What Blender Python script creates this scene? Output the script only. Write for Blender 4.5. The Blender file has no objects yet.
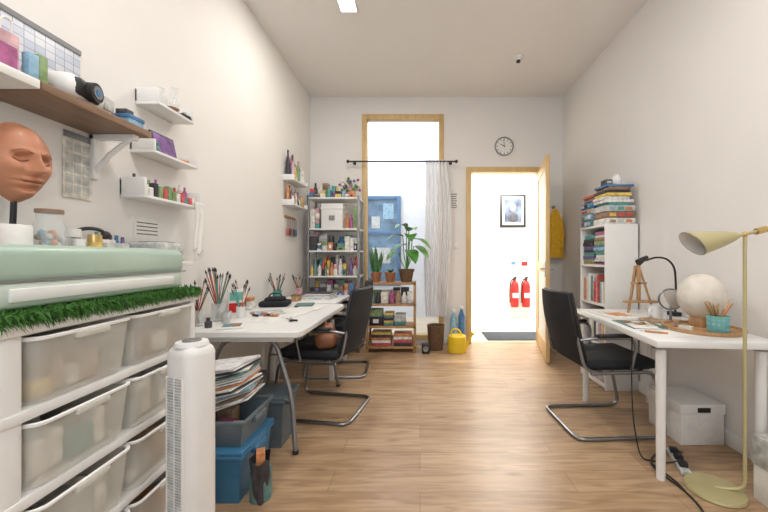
import bpy, bmesh, math, random
from mathutils import Vector, Matrix, Quaternion
random.seed(7)
R=random.random
def U(a,b): return a+(b-a)*random.random()

# ---------------------------------------------------------------- materials
def mat(name,col,rough=0.5,metal=0.0,var=0.06,scale=12,bump=0.0,alpha=1.0,trans=0.0,emit=0.0,coat=0.0,stretch=(1,1,1)):
    m=bpy.data.materials.new(name); m.use_nodes=True
    nt=m.node_tree; b=nt.nodes['Principled BSDF']
    tc=nt.nodes.new('ShaderNodeTexCoord'); mp=nt.nodes.new('ShaderNodeMapping')
    mp.inputs['Scale'].default_value=stretch
    nz=nt.nodes.new('ShaderNodeTexNoise'); nz.inputs['Scale'].default_value=scale; nz.inputs['Detail'].default_value=4
    rp=nt.nodes.new('ShaderNodeValToRGB')
    c=Vector(col)
    lo=c*(1-var); hi=Vector([min(1,x*(1+var)) for x in c])
    rp.color_ramp.elements[0].position=0.3; rp.color_ramp.elements[1].position=0.7
    rp.color_ramp.elements[0].color=(*lo,1); rp.color_ramp.elements[1].color=(*hi,1)
    nt.links.new(tc.outputs['Object'],mp.inputs['Vector']); nt.links.new(mp.outputs['Vector'],nz.inputs['Vector'])
    nt.links.new(nz.outputs['Fac'],rp.inputs['Fac']); nt.links.new(rp.outputs['Color'],b.inputs['Base Color'])
    b.inputs['Roughness'].default_value=rough; b.inputs['Metallic'].default_value=metal
    b.inputs['Alpha'].default_value=alpha; b.inputs['Transmission Weight'].default_value=trans
    b.inputs['Coat Weight'].default_value=coat
    if emit>0:
        nt.links.new(rp.outputs['Color'],b.inputs['Emission Color']); b.inputs['Emission Strength'].default_value=emit
    if bump>0:
        bp=nt.nodes.new('ShaderNodeBump'); bp.inputs['Strength'].default_value=bump; bp.inputs['Distance'].default_value=0.01
        nt.links.new(nz.outputs['Fac'],bp.inputs['Height']); nt.links.new(bp.outputs['Normal'],b.inputs['Normal'])
    return m
WALL=mat('wall_paint',(.83,.81,.79),.75,var=.012,scale=3,bump=.02)
CEIL=mat('ceiling_paint',(.84,.82,.80),.8,var=.01,scale=3)
WHITE=mat('white_laminate',(.82,.82,.81),.35,var=.015)
WHITEP=mat('white_plastic',(.80,.80,.79),.4,var=.02)
PAPER=mat('paper',(.82,.81,.78),.8,var=.04,scale=30)
OAK=mat('light_oak_trim',(.66,.46,.21),.4,var=.12,scale=9,stretch=(6,6,.6))
PINE=mat('pine_wood',(.46,.27,.13),.5,var=.2,scale=9,stretch=(8,8,1))
DWOOD=mat('brown_wood',(.24,.145,.09),.5,var=.22,scale=9,stretch=(8,1,8))
BLACK=mat('black_plastic',(.014,.014,.016),.45,var=.2)
FABRIC=mat('black_mesh_fabric',(.012,.014,.019),.85,var=.3,scale=200,bump=.4)
CHROME=mat('satin_chrome',(.30,.32,.35),.3,metal=1,var=.03)
GREYM=mat('grey_metal',(.28,.29,.30),.4,metal=.7,var=.05)
MINT=mat('mint_plastic',(.39,.53,.45),.35,var=.02,coat=.2)
MINTL=mat('pale_mint_plastic',(.58,.66,.60),.3,var=.02)
BIN=mat('translucent_bin',(.88,.87,.80),.25,var=.03,alpha=.46)
BLUEBIN=mat('blue_bin',(.07,.26,.48),.3,var=.08,alpha=.70)
GREYBIN=mat('grey_bin',(.13,.17,.20),.35,var=.08,alpha=.88)
GRASS=mat('artificial_grass',(.045,.16,.02),.7,var=.6,scale=60)
TERRA=mat('terracotta',(.40,.16,.075),.5,var=.12,scale=18)
MASKM=mat('terracotta_face',(.50,.215,.12),.5,var=.14,scale=12,coat=.05)
LIPS=mat('dark_terracotta',(.22,.07,.04),.5,var=.15,scale=9)
LEAF=mat('leaf_green',(.08,.26,.04),.4,var=.4,scale=15)
LEAFD=mat('snake_leaf',(.07,.19,.07),.4,var=.6,scale=25,stretch=(1,1,3))
SOIL=mat('soil',(.05,.03,.02),.9,var=.4,scale=60)
RED=mat('red_enamel',(.60,.02,.02),.25,var=.05)
YELLOW=mat('yellow_plastic',(.85,.60,.03),.35,var=.05)
YFAB=mat('yellow_fabric',(.85,.48,.03),.8,var=.12,scale=30,bump=.2)
CREAM=mat('cream_lamp_enamel',(.50,.45,.24),.35,var=.03,metal=.15)
BRASS=mat('brass',(.62,.45,.18),.3,metal=.9,var=.05)
GLASS=mat('clear_glass',(.75,.8,.8),.05,var=.01,alpha=.28)
PANE=mat('window_glass',(.9,.95,.97),.02,var=.01,alpha=.05)
TEAL=mat('teal_ceramic',(.16,.46,.40),.35,var=.08,scale=40)
GLOBE=mat('moon_globe',(.76,.71,.63),.55,var=.12,scale=14,bump=.3)
CURT=mat('sheer_curtain',(.88,.88,.90),.8,var=.02,alpha=.82)
BLUEF=mat('blue_frame',(.05,.15,.30),.4,var=.1)
DARKG=mat('dark_window_glass',(.12,.22,.34),.06,var=.5,scale=4)
COURT=mat('courtyard_render',(.76,.79,.86),.85,var=.04,scale=4,bump=.1)
CORW=mat('corridor_paint',(.86,.85,.82),.8,var=.01)
MATG=mat('door_mat_fibre',(.05,.06,.075),.95,var=.3,scale=90,bump=.5)
BEIGE=mat('beige_render',(.66,.57,.44),.85,var=.06,scale=4)
MIRR=mat('mirror_glass',(.85,.87,.9),.03,metal=1,var=.01)
LIGHTM=mat('light_diffuser',(1,.97,.92),.5,var=.01,emit=6)
PHOTO=mat('portrait_print',(.10,.13,.20),.4,var=.7,scale=5)
SCREEN=mat('tablet_picture',(.26,.14,.38),.3,var=.6,scale=14)
TAN=mat('tan_leather',(.30,.12,.055),.5,var=.3)
KRAFT=mat('kraft_basket',(.15,.085,.045),.8,var=.3,scale=50,bump=.4)
CMAT=mat('green_cutting_mat',(.06,.16,.13),.6,var=.08)
TILE=mat('corridor_floor_vinyl',(.70,.61,.47),.35,var=.05)
pal=[(.58,.09,.10),(.07,.20,.42),(.70,.50,.12),(.09,.33,.30),(.60,.25,.10),(.42,.12,.28),(.74,.71,.64),(.05,.05,.06),
     (.26,.45,.60),(.62,.38,.42),(.22,.33,.15),(.72,.72,.74),(.28,.17,.10),(.16,.13,.30),(.80,.77,.70),(.52,.54,.53),(.03,.03,.04),(.74,.74,.72),(.40,.28,.18),(.12,.25,.25)]
PAL=[mat('craft_colour_%d'%i,c,.5,var=.3,scale=28) for i,c in enumerate(pal)]
def pc(): return random.choice(PAL)

def floor_mat():
    m=bpy.data.materials.new('oak_laminate_floor'); m.use_nodes=True; nt=m.node_tree; N=nt.nodes; L=nt.links
    b=N['Principled BSDF']; tc=N.new('ShaderNodeTexCoord')
    br=N.new('ShaderNodeTexBrick'); br.offset=.37; br.inputs['Scale'].default_value=1
    br.inputs['Brick Width'].default_value=1.25; br.inputs['Row Height'].default_value=.17
    br.inputs['Mortar Size'].default_value=.0016; br.inputs['Mortar Smooth'].default_value=.3
    br.inputs['Color1'].default_value=(.53,.365,.225,1); br.inputs['Color2'].default_value=(.43,.285,.17,1); br.inputs['Mortar'].default_value=(.24,.145,.085,1)
    L.new(tc.outputs['Object'],br.inputs['Vector'])
    mp=N.new('ShaderNodeMapping'); mp.inputs['Scale'].default_value=(1.0,9,1); L.new(tc.outputs['Object'],mp.inputs['Vector'])
    nz=N.new('ShaderNodeTexNoise'); nz.inputs['Scale'].default_value=2.4; nz.inputs['Detail'].default_value=9; nz.inputs['Distortion'].default_value=1.3
    L.new(mp.outputs['Vector'],nz.inputs['Vector'])
    rp=N.new('ShaderNodeValToRGB'); rp.color_ramp.elements[0].position=.34; rp.color_ramp.elements[1].position=.60
    rp.color_ramp.elements[0].color=(.60,.54,.48,1); rp.color_ramp.elements[1].color=(1.0,1.0,1.0,1)
    L.new(nz.outputs['Fac'],rp.inputs['Fac'])
    mx=N.new('ShaderNodeMixRGB'); mx.blend_type='MULTIPLY'; mx.inputs[0].default_value=.85
    L.new(br.outputs['Color'],mx.inputs[1]); L.new(rp.outputs['Color'],mx.inputs[2])
    mp2=N.new('ShaderNodeMapping'); mp2.inputs['Scale'].default_value=(2.2,6,1); L.new(tc.outputs['Object'],mp2.inputs['Vector'])
    vo=N.new('ShaderNodeTexVoronoi'); vo.inputs['Scale'].default_value=1.0; L.new(mp2.outputs['Vector'],vo.inputs['Vector'])
    r2=N.new('ShaderNodeValToRGB'); r2.color_ramp.elements[0].position=.03; r2.color_ramp.elements[1].position=.15
    r2.color_ramp.elements[0].color=(.50,.40,.33,1); r2.color_ramp.elements[1].color=(1,1,1,1); L.new(vo.outputs['Distance'],r2.inputs['Fac'])
    m2=N.new('ShaderNodeMixRGB'); m2.blend_type='MULTIPLY'; m2.inputs[0].default_value=.8
    L.new(mx.outputs[0],m2.inputs[1]); L.new(r2.outputs['Color'],m2.inputs[2]); L.new(m2.outputs[0],b.inputs['Base Color'])
    b.inputs['Roughness'].default_value=.34
    bp=N.new('ShaderNodeBump'); bp.inputs['Strength'].default_value=.12; bp.inputs['Distance'].default_value=.003
    L.new(br.outputs['Fac'],bp.inputs['Height']); bp.invert=True; L.new(bp.outputs['Normal'],b.inputs['Normal'])
    return m
FLOOR=floor_mat()
def chart_mat():
    m=bpy.data.materials.new('year_planner_print'); m.use_nodes=True; nt=m.node_tree; N=nt.nodes; L=nt.links
    b=N['Principled BSDF']; tc=N.new('ShaderNodeTexCoord')
    sx=N.new('ShaderNodeSeparateXYZ'); cb=N.new('ShaderNodeCombineXYZ'); L.new(tc.outputs['Object'],sx.inputs[0])
    L.new(sx.outputs['Y'],cb.inputs['X']); L.new(sx.outputs['Z'],cb.inputs['Y'])
    br=N.new('ShaderNodeTexBrick'); br.offset=0; br.inputs['Scale'].default_value=1
    br.inputs['Brick Width'].default_value=.036; br.inputs['Row Height'].default_value=.03; br.inputs['Mortar Size'].default_value=.0012
    br.inputs['Color1'].default_value=(.66,.68,.75,1); br.inputs['Color2'].default_value=(.46,.52,.65,1); br.inputs['Mortar'].default_value=(.25,.27,.32,1)
    L.new(cb.outputs[0],br.inputs['Vector']); L.new(br.outputs['Color'],b.inputs['Base Color']); b.inputs['Roughness'].default_value=.4
    return m
CHART=chart_mat()

# ---------------------------------------------------------------- mesh builder
class B:
    def __init__(s,name,M=None):
        s.name=name; s.V=[]; s.F=[]; s.FM=[]; s.FS=[]; s.mats=[]; s.M=M or Matrix.Identity(4)
    def mi(s,m):
        if m not in s.mats: s.mats.append(m)
        return s.mats.index(m)
    def add(s,vs,fs,m,smooth=False,M=None):
        o=len(s.V); T=s.M@M if M is not None else s.M
        s.V+= [tuple(T@Vector(v)) for v in vs]; k=s.mi(m)
        for f in fs: s.F.append([i+o for i in f]); s.FM.append(k); s.FS.append(smooth)
        return s
    def box(s,x0,x1,y0,y1,z0,z1,m,r=0,seg=2,M=None):
        if x1<x0: x0,x1=x1,x0
        if y1<y0: y0,y1=y1,y0
        if r<=0:
            v=[(x0,y0,z0),(x1,y0,z0),(x1,y1,z0),(x0,y1,z0),(x0,y0,z1),(x1,y0,z1),(x1,y1,z1),(x0,y1,z1)]
            f=[(0,3,2,1),(4,5,6,7),(0,1,5,4),(1,2,6,5),(2,3,7,6),(3,0,4,7)]
            return s.add(v,f,m,False,M)
        bm=bmesh.new(); bmesh.ops.create_cube(bm,size=1)
        for v in bm.verts: v.co=Vector(((x0+x1)/2+v.co.x*(x1-x0),(y0+y1)/2+v.co.y*(y1-y0),(z0+z1)/2+v.co.z*(z1-z0)))
        r=min(r,.49*min(x1-x0,y1-y0,z1-z0))
        bmesh.ops.bevel(bm,geom=bm.edges[:],offset=r,segments=seg,profile=.5,affect='EDGES')
        bm.verts.index_update(); v=[tuple(q.co) for q in bm.verts]; f=[[q.index for q in p.verts] for p in bm.faces]; bm.free()
        return s.add(v,f,m,True,M)
    def lathe(s,prof,c,m,seg=24,M=None,sx=1,sy=1,cap=True):
        v=[];f=[]; n=len(prof)
        for (r,z) in prof:
            for k in range(seg):
                a=2*math.pi*k/seg; v.append((c[0]+r*math.cos(a)*sx,c[1]+r*math.sin(a)*sy,c[2]+z))
        for i in range(n-1):
            for k in range(seg):
                a=i*seg+k; b=i*seg+(k+1)%seg; f.append((a,b,b+seg,a+seg))
        if cap:
            if prof[0][0]>1e-5: f.append(tuple(range(seg-1,-1,-1)))
            if prof[-1][0]>1e-5: f.append(tuple((n-1)*seg+k for k in range(seg)))
        return s.add(v,f,m,True,M)
    def cyl(s,c,r,h,m,seg=24,r2=None,M=None):
        return s.lathe([(r,0),(r if r2 is None else r2,h)],c,m,seg,M)
    def rod(s,a,b,r,m,seg=12,r2=None):
        a=Vector(a);b=Vector(b);d=b-a; q=Vector((0,0,1)).rotation_difference(d.normalized())
        M=Matrix.Translation(a)@q.to_matrix().to_4x4()
        return s.lathe([(r,0),(r if r2 is None else r2,d.length)],(0,0,0),m,seg,M)
    def sph(s,c,r,m,seg=24,rings=14,sc=(1,1,1),M=None):
        v=[];f=[]
        for i in range(rings+1):
            t=math.pi*i/rings
            for k in range(seg):
                a=2*math.pi*k/seg; v.append((c[0]+r*sc[0]*math.sin(t)*math.cos(a),c[1]+r*sc[1]*math.sin(t)*math.sin(a),c[2]+r*sc[2]*math.cos(t)))
        for i in range(rings):
            for k in range(seg):
                a=i*seg+k;b=i*seg+(k+1)%seg; f.append((a,a+seg,b+seg,b))
        return s.add(v,f,m,True,M)
    def tube(s,pts,r,m,seg=10,fillet=0,closed=False):
        P=[Vector(p) for p in pts]
        if fillet>0:
            Q=[P[0]]
            for i in range(1,len(P)-1):
                a,b,c=P[i-1],P[i],P[i+1]; d1=min(fillet,(a-b).length*.48); d2=min(fillet,(c-b).length*.48)
                p0=b+(a-b).normalized()*d1; p2=b+(c-b).normalized()*d2
                for t in [0,.2,.4,.6,.8,1]: Q.append((1-t)**2*p0+2*t*(1-t)*b+t*t*p2)
            Q.append(P[-1]); P=Q
        n=len(P); v=[];f=[]
        T=[]
        for i in range(n):
            if closed: d=P[(i+1)%n]-P[i-1]
            else: d=P[min(i+1,n-1)]-P[max(i-1,0)]
            T.append(d.normalized() if d.length>1e-9 else Vector((0,0,1)))
        up=Vector((0,0,1)) if abs(T[0].z)<.9 else Vector((1,0,0))
        nrm=(up-T[0]*up.dot(T[0])).normalized()
        for i in range(n):
            nrm=(nrm-T[i]*nrm.dot(T[i])).normalized(); bn=T[i].cross(nrm)
            rr=r[i] if isinstance(r,(list,tuple)) else r
            for k in range(seg):
                a=2*math.pi*k/seg; v.append(tuple(P[i]+rr*(math.cos(a)*nrm+math.sin(a)*bn)))
        for i in range(n if closed else n-1):
            j=(i+1)%n
            for k in range(seg):
                f.append((i*seg+k,i*seg+(k+1)%seg,j*seg+(k+1)%seg,j*seg+k))
        if not closed: f.append(tuple(range(seg-1,-1,-1))); f.append(tuple((n-1)*seg+k for k in range(seg)))
        return s.add(v,f,m,True)
    def grid(s,fn,nu,nv,m,smooth=True):
        v=[fn(i/nu,j/nv) for i in range(nu+1) for j in range(nv+1)]
        f=[(i*(nv+1)+j,(i+1)*(nv+1)+j,(i+1)*(nv+1)+j+1,i*(nv+1)+j+1) for i in range(nu) for j in range(nv)]
        return s.add(v,f,m,smooth)
    def leaf(s,base,d,L,W,m,droop=.3,n=7,flat=None):
        base=Vector(base); d=Vector(d).normalized(); up=Vector((0,0,1))
        side=d.cross(up); side=side.normalized() if side.length>.05 else Vector((1,0,0))
        if flat is not None: side=Vector(flat).normalized()
        v=[];f=[]
        for i in range(n+1):
            t=i/n; w=W*math.sin(math.pi*min(1,t*.93+.06))**.75*.5*(1-.25*t)
            c=base+d*L*t-up*droop*L*t*t; nn=side.cross(d).normalized()
            v+= [tuple(c-side*w+nn*w*.25),tuple(c),tuple(c+side*w+nn*w*.25)]
        for i in range(n):
            a=i*3; f+= [(a,a+1,a+4,a+3),(a+1,a+2,a+5,a+4)]
        return s.add(v,f,m,True)
    def done(s,solid=0,angle=38):
        me=bpy.data.meshes.new(s.name); me.from_pydata(s.V,[],s.F)
        for m in s.mats: me.materials.append(m)
        for p,k,q in zip(me.polygons,s.FM,s.FS): p.material_index=k; p.use_smooth=q
        me.update(); me.set_sharp_from_angle(angle=math.radians(angle))
        o=bpy.data.objects.new(s.name,me); bpy.context.scene.collection.objects.link(o)
        if solid: md=o.modifiers.new('solid','SOLIDIFY'); md.thickness=solid
        return o
def RZ(deg,x,y,z=0): return Matrix.Translation((x,y,z))@Matrix.Rotation(math.radians(deg),4,'Z')

XL,XR,YB,YF,ZC=-1.48,1.92,4.6,-1.6,3.33
# ---------------------------------------------------------------- room shell
B('floor').box(XL-.12,XR+.12,YF-.12,YB+.12,-.1,0,FLOOR).done()
B('ceiling').box(XL-.12,XR+.12,YF-.12,YB+.12,ZC,ZC+.1,CEIL).done()
B('wall_left').box(XL-.12,XL,YF-.12,YB+.12,0,ZC,WALL).done()
B('wall_right').box(XR,XR+.12,YF-.12,YB+.12,0,ZC,WALL).done()
wb=B('wall_back'); y0,y1=YB,YB+.12
WX0,WX1,WZ0,WZ1=-.78,.32,.06,3.09; DX0,DX1,DZ=.62,1.67,2.38
wb.box(XL,WX0,y0,y1,0,ZC,WALL).box(WX0,WX1,y0,y1,WZ1,ZC,WALL).box(WX0,WX1,y0,y1,0,WZ0,WALL)
wb.box(WX1,DX0,y0,y1,0,ZC,WALL).box(DX0,DX1,y0,y1,DZ,ZC,WALL).box(DX1,XR,y0,y1,0,ZC,WALL).done()
wf=B('wall_front'); a0,a1=YF-.12,YF
wf.box(XL,-1.0,a0,a1,0,ZC,WALL).box(1.4,XR,a0,a1,0,ZC,WALL).box(-1.0,1.4,a0,a1,0,.9,WALL).box(-1.0,1.4,a0,a1,2.9,ZC,WALL).done()  # opening in this unseen wall is made up to admit light
w=B('added_front_window');  # frame invented for the light opening behind the camera
for (a,b,c,d) in [(-1.0,-.94,.9,2.9),(1.34,1.4,.9,2.9),(-.94,1.34,.9,.96),(-.94,1.34,2.84,2.9),(.17,.23,.96,2.84)]: w.box(a,b,a0+.02,a1,c,d,OAK)
w.done()
B('baseboard_left').box(XL,XL+.014,YF,YB,0,.09,WHITE,.003).done()
B('baseboard_right').box(XR-.014,XR,YF,YB,0,.09,WHITE,.003).done()
B('baseboard_back').box(XL+.02,WX0,YB-.014,YB,0,.09,WHITE,.003).box(WX1,DX0,YB-.014,YB,0,.09,WHITE,.003).box(DX1,XR-.02,YB-.014,YB,0,.09,WHITE,.003).done()
w=B('window_1'); e=.065
w.box(WX0,WX0+e,YB-.02,YB+.10,WZ0,WZ1,OAK,.004).box(WX1-e,WX1,YB-.02,YB+.10,WZ0,WZ1,OAK,.004)
w.box(WX0+e,WX1-e,YB-.02,YB+.10,WZ1-e,WZ1,OAK,.004).box(WX0+e,WX1-e,YB-.02,YB+.10,WZ0,WZ0+e,OAK,.004)
w.box(WX0+e,WX1-e,YB+.05,YB+.056,WZ0+e,WZ1-e,PANE).done()
t=B('trim_1'); t.box(DX0,DX0+.07,YB-.02,YB+.12,0,DZ,OAK,.004).box(DX1-.07,DX1,YB-.02,YB+.12,0,DZ,OAK,.004).box(DX0+.07,DX1-.07,YB-.02,YB+.12,DZ-.07,DZ,OAK,.004).done()
ang=math.degrees(math.atan2(-.86,-.20))
d=B('door_1',RZ(ang,1.590,4.565)); LW=.87; H0,H1=.008,2.29
for a,b,c,dd in [(0,.10,H0,H1),(LW-.10,LW,H0,H1),(.10,LW-.10,H0,.22),(.10,LW-.10,H1-.12,H1),(.10,LW-.10,1.0,1.10)]: d.box(a,b,-.02,.02,c,dd,OAK,.003)
d.box(.10,LW-.10,-.012,.012,.22,1.0,CORW).box(.10,LW-.10,-.008,.008,1.10,H1-.12,CORW)
for sgn in (-1,1):
    d.box(LW-.075,LW-.035,sgn*.02,sgn*.026,.95,1.12,CHROME); d.rod((LW-.055,sgn*.02,1.04),(LW-.055,sgn*.07,1.04),.009,CHROME); d.rod((LW-.055,sgn*.065,1.04),(LW-.18,sgn*.065,1.04),.009,CHROME)
d.done()
# corridor
C0,C1=YB+.12,6.6
B('floor_corridor').box(.40,3.1,C0,C1,-.1,-.001,TILE).done()
B('ceiling_corridor').box(.40,3.1,C0,C1,2.9,3.0,CORW).done()
B('wall_corridor_back').box(.40,3.1,C1,C1+.1,-.1,3.0,CORW).done()
B('wall_corridor_left').box(.42,.55,C0,C1,0,2.9,CORW).done()
B('wall_corridor_right').box(3.1,3.2,C0,C1,-.1,3.0,CORW).done()
B('baseboard_corridor').box(.56,3.1,C1-.015,C1,0,.1,WHITE).done()
B('door_mat').box(.95,1.80,4.78,5.30,-.001,.011,MATG,.004).done()
p=B('framed_portrait'); X0,X1,Z0,Z1=1.54,2.04,1.74,2.38; yy=C1
p.box(X0,X1,yy-.03,yy,Z0,Z1,BLACK,.004).box(X0+.05,X1-.05,yy-.034,yy-.03,Z0+.05,Z1-.05,PAPER).box(X0+.085,X1-.085,yy-.038,yy-.034,Z0+.10,Z1-.09,PHOTO)
p.sph((1.79,yy-.04,2.12),.055,PAL[9],sc=(1,.12,1.25)).sph((1.79,yy-.04,1.93),.10,PAL[7],sc=(1,.06,.9)).done()
for i,x in enumerate((1.80,2.02)):
    q=B('fire_extinguisher'); y=C1-.10; z=.22
    q.lathe([(.0,0),(.07,.0),(.075,.02),(.075,.40),(.06,.46),(.03,.49),(.025,.52)],(x,y,z),RED,24)
    q.box(x-.02,x+.02,y-.03,y+.03,z+.52,z+.56,BLACK).box(x-.015,x+.015,y-.10,y-.02,z+.56,z+.58,BLACK,.004).cyl((x-.04,y,z+.52),.02,.02,CHROME)
    q.tube([(x,y-.03,z+.54),(x-.09,y-.05,z+.50),(x-.10,y-.04,z+.25),(x-.09,y-.03,z+.08)],.011,BLACK,8,.05).box(x-.055,x+.055,y-.077,y-.074,z+.18,z+.27,PAPER)
    q.box(x-.03,x+.03,y+.06,C1,z+.35,z+.42,BLACK).done()
B('safety_sign').box(1.96,2.08,C1-.006,C1,1.0,1.16,RED,.002).box(1.98,2.06,C1-.008,C1-.006,1.08,1.14,PAPER).done()
B('safety_sign').box(1.74,1.86,C1-.006,C1,1.0,1.16,PAPER,.002).box(1.76,1.84,C1-.008,C1-.006,1.02,1.08,PAL[1]).done()
B('light_switch').box(.555,.575,C0+.4,C0+.5,1.1,1.2,WHITEP,.003).done()
# light court behind the tall window
B('ground_courtyard').box(-2.2,.41,C0,6.7,-.1,0,BEIGE).done()
B('wall_courtyard_back').box(-2.2,.42,6.6,6.72,0,4.4,COURT).done()
B('wall_courtyard_left').box(-2.2,-2.1,C0,6.6,0,4.4,COURT).done()
B('wall_courtyard_right').box(.33,.419,C0,6.6,0,4.4,BEIGE).done()
w=B('window_3'); X0,X1,Z0,Z1=-1.07,-.37,.62,2.34
for a,b,c,dd in [(X0,X0+.07,Z0,Z1),(X1-.07,X1,Z0,Z1),(X0+.07,X1-.07,Z0,Z0+.07),(X0+.07,X1-.07,Z1-.07,Z1),(X0+.07,X1-.07,1.60,1.66)]: w.box(a,b,6.54,6.6,c,dd,BLUEF,.004)
w.box(X0+.07,X1-.07,6.57,6.58,Z0+.07,Z1-.07,DARKG)
w.box(X0+.14,X0+.30,6.562,6.57,1.72,1.95,PAL[15]).box(X0+.36,X1-.14,6.562,6.57,1.9,2.2,PAL[8]).box(X0+.14,X1-.2,6.562,6.57,1.05,1.35,PAL[15]).done()
# wall fittings
c=B('wall_clock',Matrix.Translation((1.13,YB,2.655))@Matrix.Rotation(math.radians(90),4,'X'))
c.lathe([(.125,0),(.128,.02),(.125,.032),(.112,.034),(.110,.022),(0,.022)],(0,0,0),GREYM,40).cyl((0,0,.0222),.109,.001,PAPER,40)
for k in range(12):
    a=k*math.pi/6; c.box(-.004,.004,.085,.102,.0232,.0245,BLACK,M=Matrix.Rotation(a,4,'Z'))
c.box(-.004,.004,-.01,.06,.0245,.026,BLACK,M=Matrix.Rotation(math.radians(60),4,'Z')).box(-.003,.003,-.015,.09,.026,.0275,BLACK,M=Matrix.Rotation(math.radians(5),4,'Z')).cyl((0,0,.024),.007,.005,BLACK,12).done()
n=B('wall_notice').box(.40,.52,YB-.006,YB,1.80,2.07,PAPER,.001)
for k in range(7): n.box(.415,.50-.02*R(),YB-.008,YB-.006,1.83+k*.03,1.84+k*.03,PAL[7])
n.done()
B('light_switch').box(.43,.515,YB-.01,YB,1.28,1.365,WHITEP,.003).box(.46,.485,YB-.014,YB-.01,1.305,1.34,WHITE,.002).done()
s=B('smoke_detector').lathe([(.055,0),(.055,-.02),(.04,-.04),(.02,-.045),(0,-.045)],(1.06,3.68,ZC),WHITEP).lathe([(.022,-.04),(.022,-.06),(0,-.062)],(1.06,3.68,ZC),BLACK).done()
LPOS=[(-.62,2.92),(-.62,.9),(.95,1.1),(.1,-.7)]
for (x,y) in LPOS:
    s_=.08 if y>2 else .16
    B('ceiling_downlight').box(x-s_,x+s_,y-s_,y+s_,ZC-.012,ZC,WHITEP,.003).box(x-s_+.014,x+s_-.014,y-s_+.014,y+s_-.014,ZC-.015,ZC-.012,LIGHTM).done()
r=B('curtain_rail').rod((-.95,4.5,2.43),(.48,4.5,2.43),.010,BLACK)
for x in (-.95,.48): r.sph((x,4.5,2.43),.022,BLACK,12,8)
for x in (-.88,.41): r.rod((x,4.5,2.43),(x,YB,2.43),.007,BLACK).cyl((0,0,0),.022,.01,BLACK,M=Matrix.Translation((x,YB,2.43))@Matrix.Rotation(math.radians(90),4,'X'))
r.done()
cu=B('curtain')
def cf(u,v):
    z=2.455-v*2.07; wd=.27+.09*math.sin(v*3); x=.08-.02*math.sin(v*3)+u*wd+.012*math.sin(v*6)
    return (x,4.505+.026*math.sin(u*2*math.pi*6+v*1.5)*(.6+.4*v),z)
cu.grid(cf,72,24,CURT).done()

# ---------------------------------------------------------------- LEFT: drawer unit
MU=Matrix.Translation((-.90,.72,0))@Matrix.Rotation(math.radians(3),4,'Z')@Matrix.Translation((.90,-.72,0))
u=B('storage_drawer_unit',MU); ux0,ux1,uy0,uy1=-1.40,-.90,.72,1.43; ym=1.075
u.box(ux0,ux1+.012,uy0-.01,uy1+.01,.99,1.03,WHITEP,.012)
for k in range(1,6):
    z=1.01-k*.2; u.box(ux0,ux1+.004,uy0,uy1,z-.018,z+.010,WHITEP,.006)
for (a,b) in ((uy0,uy0+.06),(uy1-.035,uy1)):
    u.box(ux1-.05,ux1,a,b,0,1.0,WHITEP,.012); u.box(ux0,ux0+.05,a,b,0,1.0,WHITEP,.012)
u.box(ux0,ux0+.01,uy0,uy1,.02,1.0,WHITEP).box(ux0+.03,ux1-.03,uy0+.01,uy0+.02,.02,1.0,WHITEP).box(ux0+.03,ux1-.03,uy1-.02,uy1-.01,.02,1.0,WHITEP)
for k in range(5):
    zb=1.01-(k+1)*.2+.012; zt=zb+.160
    for (a,b) in ((uy0+.066,ym-.006),(ym+.006,uy1-.04)):
        i=.014; v=[]
        for (z_,ins) in ((zb,i),(zb+.02,i*.6),(zt,0)):
            for (cx,cy,a0_) in ((ux1+.02-.03-ins*1.4,b-.03-ins,0),(ux0+.06,b-.03-ins,90),(ux0+.06,a+.03+ins,180),(ux1+.02-.03-ins*1.4,a+.03+ins,270)):
                for q in range(5):
                    an=math.radians(a0_+q*22.5); v.append((cx+.03*math.cos(an),cy+.03*math.sin(an),z_))
        f=[tuple(range(19,-1,-1))]+[(L_*20+q,L_*20+(q+1)%20,(L_+1)*20+(q+1)%20,(L_+1)*20+q) for L_ in (0,1) for q in range(20)]
        u.add(v,f,BIN,True)
        rim=[v[40+q] for q in range(20)]; u.tube([(p_[0],p_[1],p_[2]-.003) for p_ in rim],.0055,WHITEP,6,closed=True)
        u.box(ux1+.012,ux1+.030,(a+b)/2-.05,(a+b)/2+.05,zt-.022,zt-.004,BIN,.006)
        y=a+.035
        while y<b-.07:
            w_=U(.03,.08); h=U(.04,.125); u.box(ux1-U(.12,.2),ux1-U(.028,.042),y,min(y+w_,b-.035),zb+.004,zb+h,random.choice([PAPER,PAL[6],PAL[14],PAL[12],PAL[15],PAL[18],pc(),pc()]),.006); y+=w_+.003
        u.box(ux0+.1,ux1-.21,a+.04,b-.04,zb+.004,zb+.08,PAPER,.01)
u.done()
g=B('artificial_grass_mat',MU); g.box(-1.385,-.885,.715,1.435,1.03,1.042,GRASS)
vs=[];fs=[]
for k in range(14000):
    edge=R()<.6
    if edge:
        x=-.885+U(-.03,.004); y=U(.715,1.435); dx=U(.002,.020); dy=U(-.010,.010); z=U(1.022,1.045); dz=U(-.028,.010)
    else:
        x=U(-1.385,-.885); y=U(.715,1.435); dx=U(-.008,.010); dy=U(-.008,.008); z=1.04; dz=U(.006,.016)
    w_=.0020; o=len(vs); an=R()*6.28
    vs+=[(x-w_*math.cos(an),y-w_*math.sin(an),z),(x+w_*math.cos(an),y+w_*math.sin(an),z),(x+dx,y+dy,z+dz)]; fs.append((o,o+1,o+2))
g.add(vs,fs,GRASS); g.done()
c=B('cutting_machine',MU); zt=1.046
c.box(-1.15,-.935,.68,1.405,zt,zt+.070,MINTL,.018,3)
c.box(-1.155,-.936,.672,1.415,zt+.060,zt+.152,MINT,.024,5)
c.box(-1.156,-.9345,.670,1.418,zt+.064,zt+.069,GREYM)
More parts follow.
